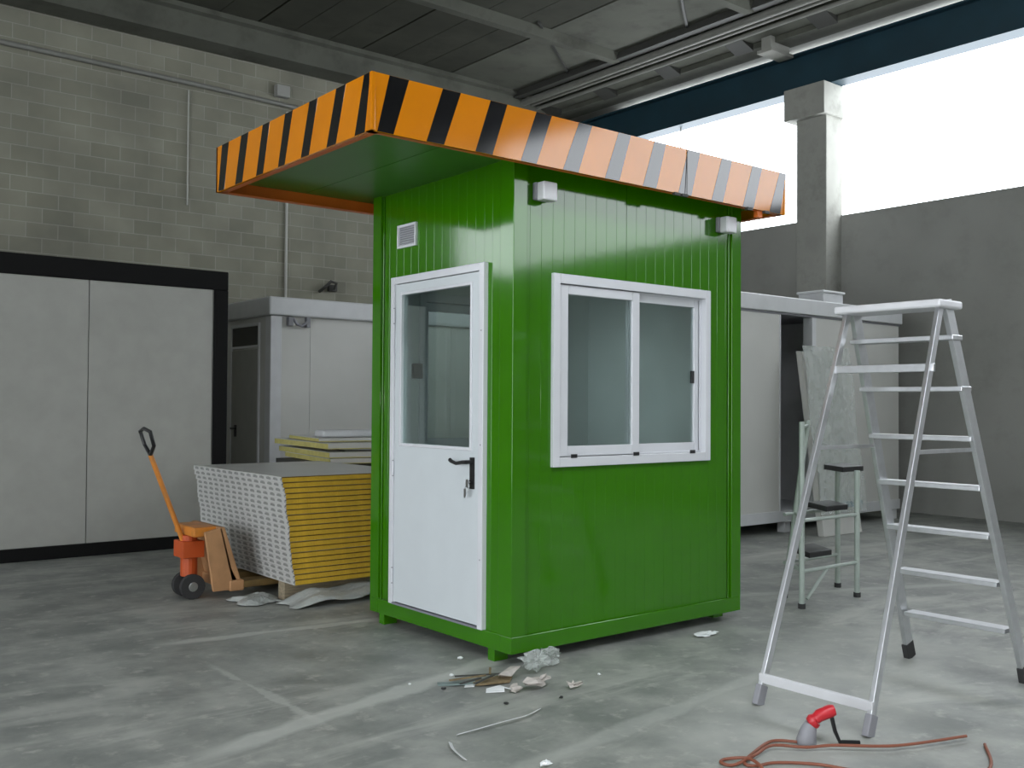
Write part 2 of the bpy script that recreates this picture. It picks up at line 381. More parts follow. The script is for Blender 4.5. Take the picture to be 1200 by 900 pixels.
# main concrete beam over the crane track, along y
mb = MB()
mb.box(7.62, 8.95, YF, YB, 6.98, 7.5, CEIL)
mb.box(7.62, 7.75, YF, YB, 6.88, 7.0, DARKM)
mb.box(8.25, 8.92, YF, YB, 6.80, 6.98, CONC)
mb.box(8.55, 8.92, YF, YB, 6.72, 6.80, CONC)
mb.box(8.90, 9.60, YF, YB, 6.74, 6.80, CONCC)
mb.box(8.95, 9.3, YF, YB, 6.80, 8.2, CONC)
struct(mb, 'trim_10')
for k, (y, w_) in enumerate(zip((9.2, 7.78, 6.36, 4.94, 3.52, 2.10), ('farthest', 'second farthest', 'third farthest', 'fourth farthest', 'fifth farthest', 'nearest'))):
    mb = MB(); mb.prism([(8.28, y, 6.80), (8.56, y, 6.80), (8.56, y, 6.70)], (0, .32, 0), DARKM)
    tag(mb.build('wedge_bracket'), 'dark wedge bracket under the roof beam, %s of the row' % w_, 'bracket', 'wedge brackets along the roof beam')
for i, (xx, zz, r) in enumerate(((7.86, 6.84, .06), (8.06, 6.86, .045), (8.19, 6.80, .03))):
    tag(MB().tube([(xx, YF, zz), (xx, YB, zz)], r, PIPEM, 12).build('conduit_pipe', smooth=True),
        ['thickest grey conduit running under the roof beam, nearest the booth', 'middle grey conduit running under the roof beam', 'thinnest grey conduit under the roof beam, nearest the crane track'][i], 'pipe')
# crane runway beam (I-section)
mb = MB()
mb.box(8.96, 9.26, YF, YB, 6.06, 6.09, TEAL); mb.box(9.06, 9.16, YF, YB, 6.09, 6.60, TEAL); mb.box(8.96, 9.26, YF, YB, 6.60, 6.63, TEAL)
struct(mb, 'crane_beam')
for yc in (4.35, -4.2, -12.75):
    mb = MB(); mb.box(8.93, 9.34, yc-.40, yc+.10, 0, 5.62, CONCC)
    mb.prism([(8.80, yc-.45, 5.60), (8.80, yc-.45, 6.06), (9.34, yc-.45, 6.06), (9.34, yc-.45, 5.60)], (0, .68, 0), CONCC)
    struct(mb, 'column', bevel=.01)
tag(MB().tube([(9.12, 6.85, 6.07), (9.12, 6.85, 5.2)], .012, PIPEM, 6).box(9.08, 9.16, 6.81, 6.89, 5.12, 5.2, DARKM).build('hanging_wire'), 'thin dark wire hanging from the blue crane beam in front of the sky', 'wire')
# hanging box on the beam and pipework on the block wall
tag(MB().box(8.45, 8.9, 4.55, 4.72, 6.60, 6.98, CONCC).box(8.4, 8.93, 4.5, 4.76, 6.56, 6.61, CONCC).build('hanger_block', bevel=.008), 'pale square hanger block under the roof beam near the column', 'hanger')
tag(MB().tube([(XL, YB-.06, 6.18), (2, YB-.06, 6.08), (8.2, YB-.06, 5.95)], .035, PIPEM, 10).build('conduit_pipe', smooth=True), 'horizontal grey conduit along the block wall below the beam', 'pipe')
tag(MB().box(3.3, 3.52, YB-.12, YB-.002, 6.16, 6.34, CONCL).build('junction_box', bevel=.01), 'small grey junction box high on the block wall above the conduit', 'box')
tag(MB().tube([(3.52, YB-.03, .02), (3.52, YB-.03, 5.96)], .022, PALEP, 8).build('conduit_pipe', smooth=True), 'thin pale vertical pipe running down the block wall', 'pipe')
tag(MB().tube([(1.95, YB-.03, 4.3), (1.95, YB-.03, 5.98)], .012, PALEP, 8).build('conduit_pipe', smooth=True), 'short thin pale vertical pipe high on the block wall at left', 'pipe')
mb = MB(); mb.tube([(4.10, 9.97, 3.20), (4.14, 9.86, 3.26), (4.24, 9.84, 3.36), (4.34, 9.85, 3.34), (4.33, 9.90, 3.24)], .025, DARKM, 8); mb.box(4.26, 4.40, 9.93, 10, 3.22, 3.32, DARKM)
tag(mb.build('wall_hook', smooth=True), 'small dark bent hook on the block wall above the cabin', 'hook')

# ------------------------------------------------------------------ the green booth
BW, BL, Z0 = 1.974, 1.486, .065
ZB, ZT = .158, 2.80
booth = empty('guard_booth', (0, 0, 0), 'bright green prefabricated guard booth with striped orange and black canopy', 'booth')
RB = .022                                     # panels sit this far behind the posts
def ribbed_x(mb, a, b, z0, z1, y, m, sign=-1, step=.085, off=.05, gw=.005, gd=.0011, t=.05):
    """micro-ribbed sheet facing -y (sign=-1) between x=a and b"""
    pts = [(a, y)]; k = math.ceil((a-off)/step)
    while off+k*step < b-.01:
        x = off+k*step
        if x > a+.01: pts += [(x-gw/2, y), (x-gw/4, y-sign*gd), (x+gw/4, y-sign*gd), (x+gw/2, y)]
        k += 1
    pts += [(b, y), (b, y-sign*t), (a, y-sign*t)]
    mb.prism([(p[0], p[1], z0) for p in pts], (0, 0, z1-z0), m)
def ribbed_y(mb, a, b, z0, z1, x, m, sign=-1, step=.085, off=.05, gw=.005, gd=.0011, t=.05):
    pts = [(x, a)]; k = math.ceil((a-off)/step)
    while off+k*step < b-.01:
        q = off+k*step
        if q > a+.01: pts += [(x, q-gw/2), (x-sign*gd, q-gw/4), (x-sign*gd, q+gw/4), (x, q+gw/2)]
        k += 1
    pts += [(x, b), (x-sign*t, b), (x-sign*t, a)]
    mb.prism([(p[0], p[1], z0) for p in pts], (0, 0, z1-z0), m)
# base frame
mb = MB(); mb.box(0, BW, 0, .1, Z0, ZB, GREEN); mb.box(0, BW, BL-.1, BL, Z0, ZB, GREEN); mb.box(0, .1, .1, BL-.1, Z0, ZB, GREEN); mb.box(BW-.1, BW, .1, BL-.1, Z0, ZB, GREEN)
mb.build('base_frame', booth, bevel=.004)
for (fx, fy) in ((.0, .20), (.0, 1.36), (BW-.1, .20), (BW-.1, 1.36)):
    MB().box(fx+.004, fx+.10, fy-.05, fy+.01, 0, Z0+.002, GREEN).build('foot', booth)
MB().box(.1, BW-.1, .1, BL-.1, ZB-.03, ZB+.01, GREYP).build('floor_deck', booth)
# posts
for (px_, py_, wx, wy) in ((0, 0, .1, .12), (BW-.095, 0, .095, .1), (0, BL-.1, .1, .1), (BW-.1, BL-.1, .1, .1)):
    MB().box(px_, px_+wx, py_, py_+wy, ZB-.001, ZT, GREEN).build('corner_post', booth, bevel=.003)
# window wall (y=0) around the window opening
WX0, WX1, WZ0, WZ1 = .297, 1.661, 1.075, 2.180
DY0, DY1, DZ0, DZ1 = .244, 1.231, .158, 2.238
mb = MB()
ribbed_x(mb, .1, WX0+.02, ZB, ZT, RB, GREEN); ribbed_x(mb, WX1-.02, BW-.12, ZB, ZT, RB, GREEN)
ribbed_x(mb, WX0+.02, .898, WZ1-.02, ZT, RB, GREEN); ribbed_x(mb, .902, WX1-.02, WZ1-.02, ZT, RB, GREEN); ribbed_x(mb, WX0+.02, WX1-.02, ZB, WZ0+.02, RB, GREEN)
mb.build('window_wall_panel', booth)
MB().box(BW-.12, BW-.09, RB+.012, .06, ZB, ZT, GREEN).build('panel_gasket', booth)
MB().tube([(BW-.106, .020, ZB), (BW-.106, .020, ZT)], .007, GREEN, 10).build('corner_rod', booth, smooth=True)
# door wall (x=0)
mb = MB()
ribbed_y(mb, .12, DY0+.02, ZB, ZT, RB-.008, GREEN, off=.035); ribbed_y(mb, DY1-.02, BL-.118, ZB, ZT, RB, GREEN, off=.035); ribbed_y(mb, DY0+.02, DY1-.02, DZ1-.02, ZT, RB, GREEN, off=.035)
mb.build('door_wall_panel', booth)
MB().box(RB+.012, .06, BL-.118, BL-.09, ZB, ZT, GREEN).build('panel_gasket', booth)
MB().tube([(.020, BL-.107, ZB), (.020, BL-.107, ZT)], .006, GREEN, 10).build('corner_rod', booth, smooth=True)
# far walls, one with a window opening
mb = MB()
ribbed_y(mb, .1, BL-.1, ZB, ZT, BW-RB, GREEN, sign=1)
mb.build('side_wall_panel', booth)
mb = MB()
ribbed_x(mb, .1, WX0+.02, ZB, ZT, BL-RB, GREEN, sign=1); ribbed_x(mb, WX1-.02, BW-.1, ZB, ZT, BL-RB, GREEN, sign=1)
ribbed_x(mb, WX0+.02, WX1-.02, WZ1-.02, ZT, BL-RB, GREEN, sign=1); ribbed_x(mb, WX0+.02, WX1-.02, ZB, WZ0+.02, BL-RB, GREEN, sign=1)
mb.build('back_wall_panel', booth)
# white lining inside
mb = MB(); t0, t1 = .104, .112
mb.box(t0, WX0+.02, t0, t1, ZB+.01, 2.55, INNER); mb.box(WX1-.02, BW-t0, t0, t1, ZB+.01, 2.55, INNER); mb.box(WX0+.02, WX1-.02, t0, t1, WZ1-.02, 2.55, INNER); mb.box(WX0+.02, WX1-.02, t0, t1, ZB+.01, WZ0+.02, INNER)
a, b_ = BL-t1, BL-t0
mb.box(t0, WX0+.02, a, b_, ZB+.01, 2.55, INNER); mb.box(WX1-.02, BW-t0, a, b_, ZB+.01, 2.55, INNER); mb.box(WX0+.02, WX1-.02, a, b_, WZ1-.02, 2.55, INNER); mb.box(WX0+.02, WX1-.02, a, b_, ZB+.01, WZ0+.02, INNER)
mb.box(t0, t1, t1, DY0+.02, ZB+.01, 2.55, INNER); mb.box(t0, t1, DY1-.02, BL-t1, ZB+.01, 2.55, INNER); mb.box(t0, t1, DY0+.02, DY1-.02, DZ1-.02, 2.55, INNER)
mb.box(BW-t1, BW-t0, t1, BL-t1, ZB+.01, 2.55, INNER); mb.box(t0, BW-t0, t0, BL-t0, 2.55, 2.57, INNER)
mb.build('interior_lining', booth)
# door frame, door leaf with glass, handle, hinges, keys
mb = MB()
fx0, fx1 = -.018, .118
for (y0, y1, z0, z1) in ((DY0, DY0+.045, DZ0, DZ1), (DY1-.045, DY1, DZ0, DZ1), (DY0+.045, DY1-.045, DZ1-.045, DZ1)):
    mb.box(fx0, fx1, y0, y1, z0, z1, WHITE)
mb.box(-.006, .0, DY0+.045, DY0+.058, DZ0, DZ1-.045, WHITE); mb.box(-.006, .0, DY1-.058, DY1-.045, DZ0, DZ1-.045, WHITE)
mb.build('door_frame', booth, bevel=.004)
MB().box(-.022, .09, DY0+.045, DY1-.045, ZB, ZB+.012, GREYSILL).build('door_sill', booth, bevel=.002)
GY0, GY1, GZ0, GZ1 = .374, 1.108, 1.180, 2.120
mb = MB(); ly0, ly1, lz0, lz1 = DY0+.050, DY1-.050, ZB+.018, DZ1-.050
mb.box(-.010, .035, ly0, GY0, lz0, lz1, DOORW); mb.box(-.010, .035, GY1, ly1, lz0, lz1, DOORW)
mb.box(-.010, .035, GY0, GY1, GZ1, lz1, DOORW); mb.box(-.010, .035, GY0, GY1, lz0, GZ0, DOORW)
door = mb.build('door', booth); door['label'] = 'white half-glazed door leaf'
ring_yz(MB(), GY0-.018, GY1+.018, GZ0-.018, GZ1+.018, .02, -.016, -.009, WHITE).build('glazing_bead', door, bevel=.003)
MB().box(.004, .010, GY0, GY1, GZ0, GZ1, GLASS).build('glass_pane', door)
mb = MB()
mb.box(-.020, -.010, .327, .363, .945, 1.125, BLACK)
mb.tube([(-.018, .345, 1.10), (-.062, .345, 1.10)], .011, BLACK, 12)
mb.tube([(-.058, .340, 1.10), (-.062, .38, 1.098), (-.060, .44, 1.088), (-.058, .49, 1.098), (-.056, .508, 1.106)], [.012, .011, .010, .011, .012], BLACK, 12)
mb.tube([(-.018, .345, .985), (-.030, .345, .985)], .012, BLACK, 12)
h = mb.build('handle', door, smooth=True); h['label'] = 'black lever handle with long plate'
mb = MB(); mb.tube([(-.028, .345, .985), (-.046, .345, .985)], .004, STEEL, 8)
mb.box(-.050, -.047, .335, .36, .955, 1.0, STEEL)
mb.tube([(-.049, .352+.018*math.cos(a*.7), .945+.018*math.sin(a*.7)) for a in range(10)], .0015, STEEL, 6); mb.box(-.052, -.049, .362, .374, .895, .945, STEEL); mb.box(-.056, -.053, .350, .359, .905, .950, STEEL)
mb.build('keys', door)
for z in (.34, 1.02, 1.99):
    MB().tube([(-.020, DY1-.047, z-.045), (-.020, DY1-.047, z+.045)], .008, WHITE, 10).tube([(-.020, DY1-.047, z-.052), (-.020, DY1-.047, z+.052)], .005, GREYP, 8).build('hinge', door, smooth=True)
for z in (.55, 1.2, 1.85):
    MB().tube([(-.0185, DY0+.02, z), (-.0195, DY0+.02, z)], .005, GREYP, 8).build('frame_screw', booth)
# windows: the front one and its twin in the far wall
def sliding_window(yf, s):
    """yf: outer plane; s=+1 -> inside is +y"""
    Y = lambda d: yf+s*d
    def bx(mb, x0, x1, d0, d1, z0, z1, m):
        a, b = sorted((Y(d0), Y(d1))); mb.box(x0, x1, a, b, z0, z1, m)
    mb = MB()
    for (x0, x1, z0, z1, d0, d1) in ((WX0, WX0+.05, WZ0, WZ1, -.012, .118), (WX1-.05, WX1, WZ0, WZ1, -.012, .118), (WX0+.05, WX1-.05, WZ0, WZ0+.055, -.012, .118), (WX0+.05, WX1-.05, WZ1-.055, WZ1, -.012, .118)):
        bx(mb, x0, x1, d0, d1, z0, z1, WHITE)
    # raised inner lip of the architrave and the middle rail track
    for (x0, x1, z0, z1) in ((WX0+.05, WX0+.062, WZ0+.055, WZ1-.055), (WX1-.062, WX1-.05, WZ0+.055, WZ1-.055), (WX0+.062, WX1-.062, WZ1-.066, WZ1-.055), (WX0+.062, WX1-.062, WZ0+.055, WZ0+.066)):
        bx(mb, x0, x1, .030, .036, z0, z1, WHITE)
    fr = mb.build('window_frame', booth, bevel=.005)
    fr['label'] = 'white framed sliding window'
    for i, (a, b, d) in enumerate(((WX0+.062, 1.010, .004), (.948, WX1-.062, .040))):
        z0, z1 = WZ0+.060, WZ1-.060
        mb = MB()
        wl = .062 if i == 0 else .058; wr = .062 if i == 0 else .042
        bx(mb, a, a+wl, d, d+.028, z0, z1, WHITE); bx(mb, b-wr, b, d, d+.028, z0, z1, WHITE)
        bx(mb, a+wl, b-wr, d, d+.028, z0, z0+.058, WHITE); bx(mb, a+wl, b-wr, d, d+.028, z1-.052, z1, WHITE)
        sa = mb.build('sash', fr, bevel=.003)
        mb = MB(); bx(mb, a+wl-.003, b-wr+.003, d+.012, d+.017, z0+.055, z1-.049, GLASS); mb.build('glass_pane', fr)
        mb = MB()
        if i == 1: bx(mb, b-wr-.028, b-wr-.002, d-.004, d+.01, 1.575, 1.655, BLACK)
        else: bx(mb, a+.004, a+.02, d+.03, d+.045, 1.575, 1.655, BLACK)
        mb.build('latch', fr, bevel=.002)
    for x in (.454, .966, 1.481):
        mb = MB(); bx(mb, x-.024, x+.024, -.018, -.012, WZ0+.050, WZ0+.072, BLACK); mb.build('drain_cap', fr, bevel=.002)
sliding_window(RB-.012, 1)
sliding_window(BL-RB+.012, -1)
# dark switch box inside, seen through the door glass
MB().box(.24, .315, BL-.14, BL-.108, 1.60, 1.70, BLACK).build('switch_box', booth, bevel=.004)
# air vent above the door
mb = MB(); ring_yz(mb, .985, 1.198, 2.425, 2.572, .014, RB-.016, RB+.002, WHITE); mb.box(RB-.004, RB+.002, .99, 1.19, 2.43, 2.57, GREYP)
for k in range(9):
    z = 2.441+k*.0145; mb.hexa([(RB-.013, .999, z), (RB-.013, 1.184, z), (RB-.003, 1.184, z+.007), (RB-.003, .999, z+.007), (RB-.012, .999, z+.002), (RB-.012, 1.184, z+.002), (RB-.002, 1.184, z+.009), (RB-.002, .999, z+.009)], WHITE)
v = mb.build('air_vent', booth); v['label'] = 'white louvred vent above the door'
# small wall lamps under the canopy
for x in (.205, 1.785):
    mb = MB(); mb.box(x-.055, x+.055, -.012, RB, 2.575, 2.675, GREYP); mb.box(x-.050, x+.050, -.075, -.012, 2.568, 2.672, ALUL)
    l = mb.build('junction_box', booth, bevel=.008); l['label'] = 'small pale grey box under the canopy'
# canopy
CX0, CX1, CY0, CY1, CZ0, CZ1 = -1.016, 2.212, -.187, 1.658, 2.720, 2.998
T = .018; LIP = .055
FR = [(-.92, -.81, -.98, -.89), (-.61, -.5, -.70, -.595), (-.31, -.20, -.40, -.29), (0, .11, -.10, .01), (.31, .41, .20, .315), (.62, .72, .52, .635), (.92, 1.02, .83, .945), (1.22, 1.33, 1.14, 1.26), (1.54, 1.64, 1.45, 1.56), (1.85, 1.95, 1.76, 1.87), (2.14, 2.212, 2.04, 2.155)]
TL = .008      # the long fascia leans: its foot sits a little further in
mb = MB(); mb.hexa([(CX0, CY0+TL, CZ0), (CX1, CY0+TL, CZ0), (CX1, CY0+T+TL, CZ0), (CX0, CY0+T+TL, CZ0), (CX0, CY0, CZ1), (CX1, CY0, CZ1), (CX1, CY0+T, CZ1), (CX0, CY0+T, CZ1)], ORANGE); mb.box(CX0, CX1, CY0+T, CY0+LIP, CZ0, CZ0+.004, ORANGED)
e = .0012
for tl, tr, bl, br in FR:
    mb.prism([(tl, CY0, CZ1-.001), (tr, CY0, CZ1-.001), (br, CY0+TL, CZ0+.001), (bl, CY0+TL, CZ0+.001)], (0, -e, 0), BLACKP)
fa = mb.build('fascia', booth)
LF = [(1.57, 1.47, 1.62, 1.53), (1.29, 1.19, 1.37, 1.27), (1.00, .91, 1.08, .99), (.72, .63, .80, .72), (.44, .35, .53, .44), (.155, .06, .25, .155), (-.115, -.172, -.03, -.125)]
mb = MB(); mb.box(CX0, CX0+T, CY0, CY1, CZ0, CZ1, ORANGE); mb.box(CX0+T, CX0+LIP, CY0+T, CY1-T, CZ0, CZ0+.004, ORANGED)
for tl, tr, bl, br in LF:
    mb.prism([(CX0, tl, CZ1-.001), (CX0, tr, CZ1-.001), (CX0, br, CZ0+.001), (CX0, bl, CZ0+.001)], (-e, 0, 0), BLACKP)
mb.build('fascia', booth)
for kind in (0, 1):
    mb = MB()
    if kind == 0:
        mb.box(CX0, CX1, CY1-T, CY1, CZ0, CZ1, ORANGED); mb.box(CX0+T, CX1, CY1-LIP, CY1-T, CZ0, CZ0+.004, ORANGED); x = CX0+.15
        while x < CX1-.1: mb.prism([(x, CY1, CZ1-.001), (x+.1, CY1, CZ1-.001), (x+.01, CY1, CZ0+.001), (x-.09, CY1, CZ0+.001)], (0, e, 0), BLACKP); x += .305
    else:
        mb.box(CX1-T, CX1, CY0, CY1, CZ0, CZ1, ORANGE); mb.box(CX1-LIP, CX1-T, CY0+T, CY1-T, CZ0, CZ0+.004, ORANGED); y = CY0+.15
        while y < CY1-.1: mb.prism([(CX1, y, CZ1-.001), (CX1, y+.1, CZ1-.001), (CX1, y+.01, CZ0+.001), (CX1, y-.09, CZ0+.001)], (e, 0, 0), BLACKP); y += .305
    mb.build('fascia', booth)
# corner trims and the seam on the long fascia
MB().box(CX0-.004, CX0+.018, CY0-.004, CY0+.018, CZ0, CZ1, ORANGE).build('corner_trim', booth, bevel=.002)
MB().box(1.207, 1.211, CY0-.0022, CY0, CZ0, CZ1, DARKM).build('fascia_seam', booth)
for x in (1.10, 1.17, 1.80, 1.98):
    MB().box(x, x+.05, CY0-.002, CY0+.02, CZ0-.014, CZ0+.002, DARKM).build('clip', booth)
MB().box(1.93, 1.98, CY0+.02, CY0+.05, CZ0-.045, CZ0+.01, ORANGED).build('bracket_tab', booth)
# soffit boards (green) with joints, roof sheet
mb = MB(); SZ = CZ0+.075
xs = [CX0+T, CX0+.52, CX0+T+1.03, CX0+T+2.06, CX1-T]
for a, b in zip([CX0+T, -.42, .10, 1.13], [-.425, .095, 1.125, CX1-T]): mb.box(a, b, CY0+T, CY1-T, SZ, SZ+.02, GREEN2)
mb.box(CX0+T, CX1-T, CY0+T, CY1-T, SZ+.02, SZ+.025, DARKM)
mb.build('soffit', booth)
mb = MB(); mb.box(CX0+T, CX1-T, CY0+T, CY1-T, CZ1-.06, CZ1-.03, CABINF); mb.build('roof_sheet', booth)
# ------------------------------------------------------------------ cabins behind
def small_screw(mb, x, y, z): mb.box(x-.01, x+.01, y-.004, y, z-.01, z+.01, GREYP)
c = empty('site_cabin', (1.5, 6.2, 0), 'pale grey prefabricated cabin behind the stacked panels, with door on its left side', 'cabin')
def P(mb, n, parent=c, **k): return mb.build(n, parent, **k)
ox, oy = 1.5, 6.2
c.location = (0, 0, 0)
mb = MB(); x0, x1, y0, y1 = 1.5, 5.2, 6.2, 8.6
mb.box(x0-.04, x1+.04, y0-.05, y1+.05, 2.42, 2.63, CABINF); P(mb, 'roof_band', bevel=.02)
mb = MB(); mb.box(x0, x1, y0, y0+.1, .0, .14, CABINF); mb.box(x0, x0+.1, y0, y1, 0, .14, CABINF); P(mb, 'base_rail')
for (a, b) in ((x0, y0), (x1-.12, y0), (x0, y1-.12)): P(MB().box(a, a+.14, b, b+.14, .14, 2.42, CABINF), 'corner_post', bevel=.01)
mb = MB(); x = x0+.14
while x < x1-.13:
    b = min(x+(1.0 if x > 1.7 else .37), x1-.12); mb.box(x, b-.006, y0+.025, y0+.07, .14, 2.42, CABIN); mb.box(b-.006, b, y0+.035, y0+.07, .14, 2.42, DARKM); x = b
P(mb, 'wall_panel')
mb = MB(); mb.box(x0+.025, x0+.07, y0+.14, y1, .14, 2.42, CABIN); P(mb, 'wall_panel')
mb = MB(); ring_yz(mb, 6.52, 7.32, .15, 2.36, .035, x0+.005, x0+.03, CABINF); P(mb, 'door_frame', bevel=.004)
d = P(MB().box(x0+.008, x0+.03, 6.56, 7.28, .16, 2.05, CABIND).box(x0+.008, x0+.03, 6.56, 7.28, 2.07, 2.10, CABINF), 'door')
P(MB().box(x0+.012, x0+.028, 6.56, 7.28, 2.10, 2.32, DARKM), 'transom_pane')
MB().tube([(x0+.01, 7.15, 1.12), (x0-.05, 7.15, 1.12), (x0-.05, 7.03, 1.12)], .014, BLACK, 8).box(x0-.0, x0+.01, 7.12, 7.18, 1.02, 1.16, BLACK).build('handle', d)
mb = MB(); mb.box(1.70, 1.76, 6.155, 6.222, 2.31, 2.41, GREYP); mb.tube([(1.76, 6.17, 2.40), (1.80, 6.15, 2.33), (1.86, 6.15, 2.31), (1.93, 6.16, 2.36)], .018, GREYP, 8); mb.box(1.93, 1.98, 6.165, 6.222, 2.30, 2.42, GREYP)
P(mb, 'electrical_socket', bevel=.004)

c2 = empty('site_cabin', (0, 0, 0), 'long light grey cabin with open dark doorway right of the green booth', 'cabin')
x0, x1, y0, y1 = 4.3, 9.0, 2.60, 4.05
mb = MB(); mb.box(x0-.03, 8.55, y0-.03, y1+.03, 2.49, 2.67, CABINF); mb.box(x0-.01, 8.53, y0-.01, y1+.01, 2.465, 2.49, GREYP); P(mb, 'roof_band', c2, bevel=.012)
x1 = 8.5
mb = MB(); mb.box(x0, x1, y0-.02, y1, .125, .25, CABINF); P(mb, 'base_rail', c2, bevel=.006)
for xx in (x0+.05, 6.08, 7.3, 8.35):
    for yy in (y0+.0, y1-.12): P(MB().box(xx, xx+.1, yy, yy+.1, 0, .126, CABINF), 'foot', c2)
mb = MB(); mb.box(x0, 5.99, y0, y0+.05, .25, 2.465, CABIN); mb.box(6.66, x1, y0, y0+.05, .25, 2.465, CABIN); P(mb, 'front_panel', c2)
mb = MB(); mb.box(5.975, 5.998, y0-.006, y0+.12, .25, 2.465, CABINF); mb.box(6.60, 6.68, y0-.006, y0+.12, .25, 2.465, CABINF); P(mb, 'doorway_frame', c2, bevel=.003)
mb = MB(); mb.box(x0, x1, y1-.05, y1, .25, 2.465, CABINF); mb.box(x0, x0+.05, y0+.05, y1-.05, .25, 2.465, CABINF); mb.box(x1-.05, x1, y0+.05, y1-.05, .25, 2.465, CABINF); mb.box(7.2, 7.25, y0+.05, y1-.05, .25, 2.465, CABINF)
P(mb, 'inner_wall', c2)
mb = MB(); mb.box(6.05, 6.15, y0-.05, y0+.0, .126, .135, CABINF); P(mb, 'threshold', c2)
tag(MB().box(6.98, 7.40, 2.70, 3.05, 2.67, 2.80, CABINF).box(6.96, 7.42, 2.68, 3.07, 2.80, 2.83, CABINF).build('roof_box', bevel=.01), 'small pale box on the roof edge of the right cabin', 'box')

c3 = empty('site_cabin', (0, 0, 0), 'white cabin with thick black frame at the left edge beside the block wall', 'cabin')
x0, x1, y0, y1 = -3.2, .66, 5.40, 7.6
mb = MB(); mb.box(x0, x1, y0, y1, 2.56, 2.75, BLACKM); P(mb, 'top_frame', c3, bevel=.01)
mb = MB(); mb.box(x0, x1, y0, y1, 0, .12, BLACKM); P(mb, 'base_frame', c3, bevel=.01)
for (a, b) in ((x1-.14, y0), (x0, y0), (x1-.14, y1-.14), (x0, y1-.14)): P(MB().box(a, a+.14, b, b+.14, .12, 2.56, BLACKM), 'corner_post', c3, bevel=.008)
mb = MB(); x = x0+.14
while x < x1-.15:
    b = min(x+1.19, x1-.14); mb.box(x, b-.008, y0+.02, y0+.07, .12, 2.56, CABIND); x = b
P(mb, 'wall_panel', c3)
mb = MB(); mb.box(x1-.08, x1-.03, y0+.14, y1-.14, .12, 2.56, CABIND); mb.box(x0+.03, x0+.08, y0+.14, y1-.14, .12, 2.56, CABIND); P(mb, 'wall_panel', c3)

# ------------------------------------------------------------------ stacked sandwich panels
NP = 20; TP = .0385; SY0, SL, SWX = 2.22, 1.62, 1.15
words = ['lowest', 'second', 'third', 'fourth', 'fifth', 'sixth', 'seventh', 'eighth', 'ninth', 'tenth', 'eleventh', 'twelfth', 'thirteenth', 'fourteenth', 'fifteenth', 'sixteenth', 'seventeenth', 'eighteenth', 'nineteenth', 'topmost']
def insulated_panel(L, Wd, T, core, edge, skin=SKIN):
    """origin at the near left bottom corner; x = width, y = length"""
    mb = MB()
    mb.box(.004, Wd-.004, .004, L-.004, .0015, T-.0045, core)
    body = mb
    body.box(0, Wd, 0, L, T-.0045, T-.0008, skin); body.box(0, Wd, 0, L, 0, .0015, skin)
    return body
for i in range(NP):
    dx = -.174-.095*(i/(NP-1))**.9 + random.uniform(-.004, .004)
    if i >= NP-2: dx -= .012
    dy = SY0 + random.uniform(-.006, .006)
    p = empty('insulation_panel', (dx, dy, .14+i*TP), '%s white-faced yellow foam panel in the tall stack%s' % (words[i], ' counted from the floor' if 0 < i < NP-1 else ' beside the booth'), 'panel', 'panels in the tall stack beside the booth')
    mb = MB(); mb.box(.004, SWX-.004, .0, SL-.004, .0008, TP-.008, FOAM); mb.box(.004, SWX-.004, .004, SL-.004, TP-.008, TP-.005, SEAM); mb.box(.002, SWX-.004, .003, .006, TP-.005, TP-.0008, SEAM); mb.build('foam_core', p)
    mb = MB(); mb.box(0, SWX, .006, SL, TP-.005, TP-.0006, SKIN); mb.build('sheet_skin', p)
    mb = MB(); mb.box(-.003, .004, .0, SL, .0006, TP-.005, PRINT); mb.build('printed_edge', p)
for i, y in enumerate((2.41, 3.55)):
    tag(MB().box(-.32 if i else -.16, 1.0, y, y+.10, 0, .139, TIMBER).build('timber_bearer', bevel=.006), ['grey timber bearer under the near end of the panel stack', 'grey timber bearer under the far end of the panel stack'][i], 'timber')
# crumpled plastic sheets spread under and in front of the stack
def sheet(name, x0, x1, y0, y1, zmax, m, seed, nx=26, ny=16, prof=None, lift=None):
    rnd = random.Random(seed); ph = [(rnd.uniform(3, 16), rnd.uniform(3, 16), rnd.uniform(0, 6.3), rnd.uniform(.3, 1)) for _ in range(9)]
    v = []; f = []
    for j in range(ny+1):
        for i in range(nx+1):
            u, w = i/nx, j/ny
            z = sum(abs(math.sin(a*u+b*w+c_))*d for a, b, c_, d in ph)/9
            e_ = min(1, 6*min(u, 1-u, w, 1-w))
            hh = zmax*(prof(u, w) if prof else 1)
            v.append((x0+(x1-x0)*u+.02*math.sin(9*w+seed)+rnd.uniform(-.006, .006), y0+(y1-y0)*w+.025*math.sin(7*u+seed)+rnd.uniform(-.006, .006), .004+hh*z*(.15+.85*e_)+(lift(u, w) if lift else 0)))
    for j in range(ny):
        for i in range(nx):
            a = j*(nx+1)+i; f.append((a, a+1, a+nx+2, a+nx+1))
    me = bpy.data.meshes.new(name); me.from_pydata(v, [], f); me.materials.append(m)
    for p in me.polygons: p.use_smooth = rnd.random() < .5
    o = bpy.data.objects.new(name, me); COL.objects.link(o)
    s_ = o.modifiers.new('thickness', 'SOLIDIFY'); s_.thickness = .002; s_.offset = 1
    return o
tag(sheet('plastic_sheet', -.24, 1.0, 2.06, 2.338, .06, FILM2, 3, 34, 14, lift=lambda u, w: .055*min(1, u*6)*(.35+.65*w)+.02*math.sin(u*9)**2), 'crumpled dusty plastic sheet spilling from under the front of the panel stack', 'plastic sheet')
tag(sheet('plastic_sheet', -.48, -.18, 2.36, 2.66, .07, FILM2, 9, 16, 16), 'crumpled plastic sheet on the floor at the left of the stack by the pallet truck', 'plastic sheet')

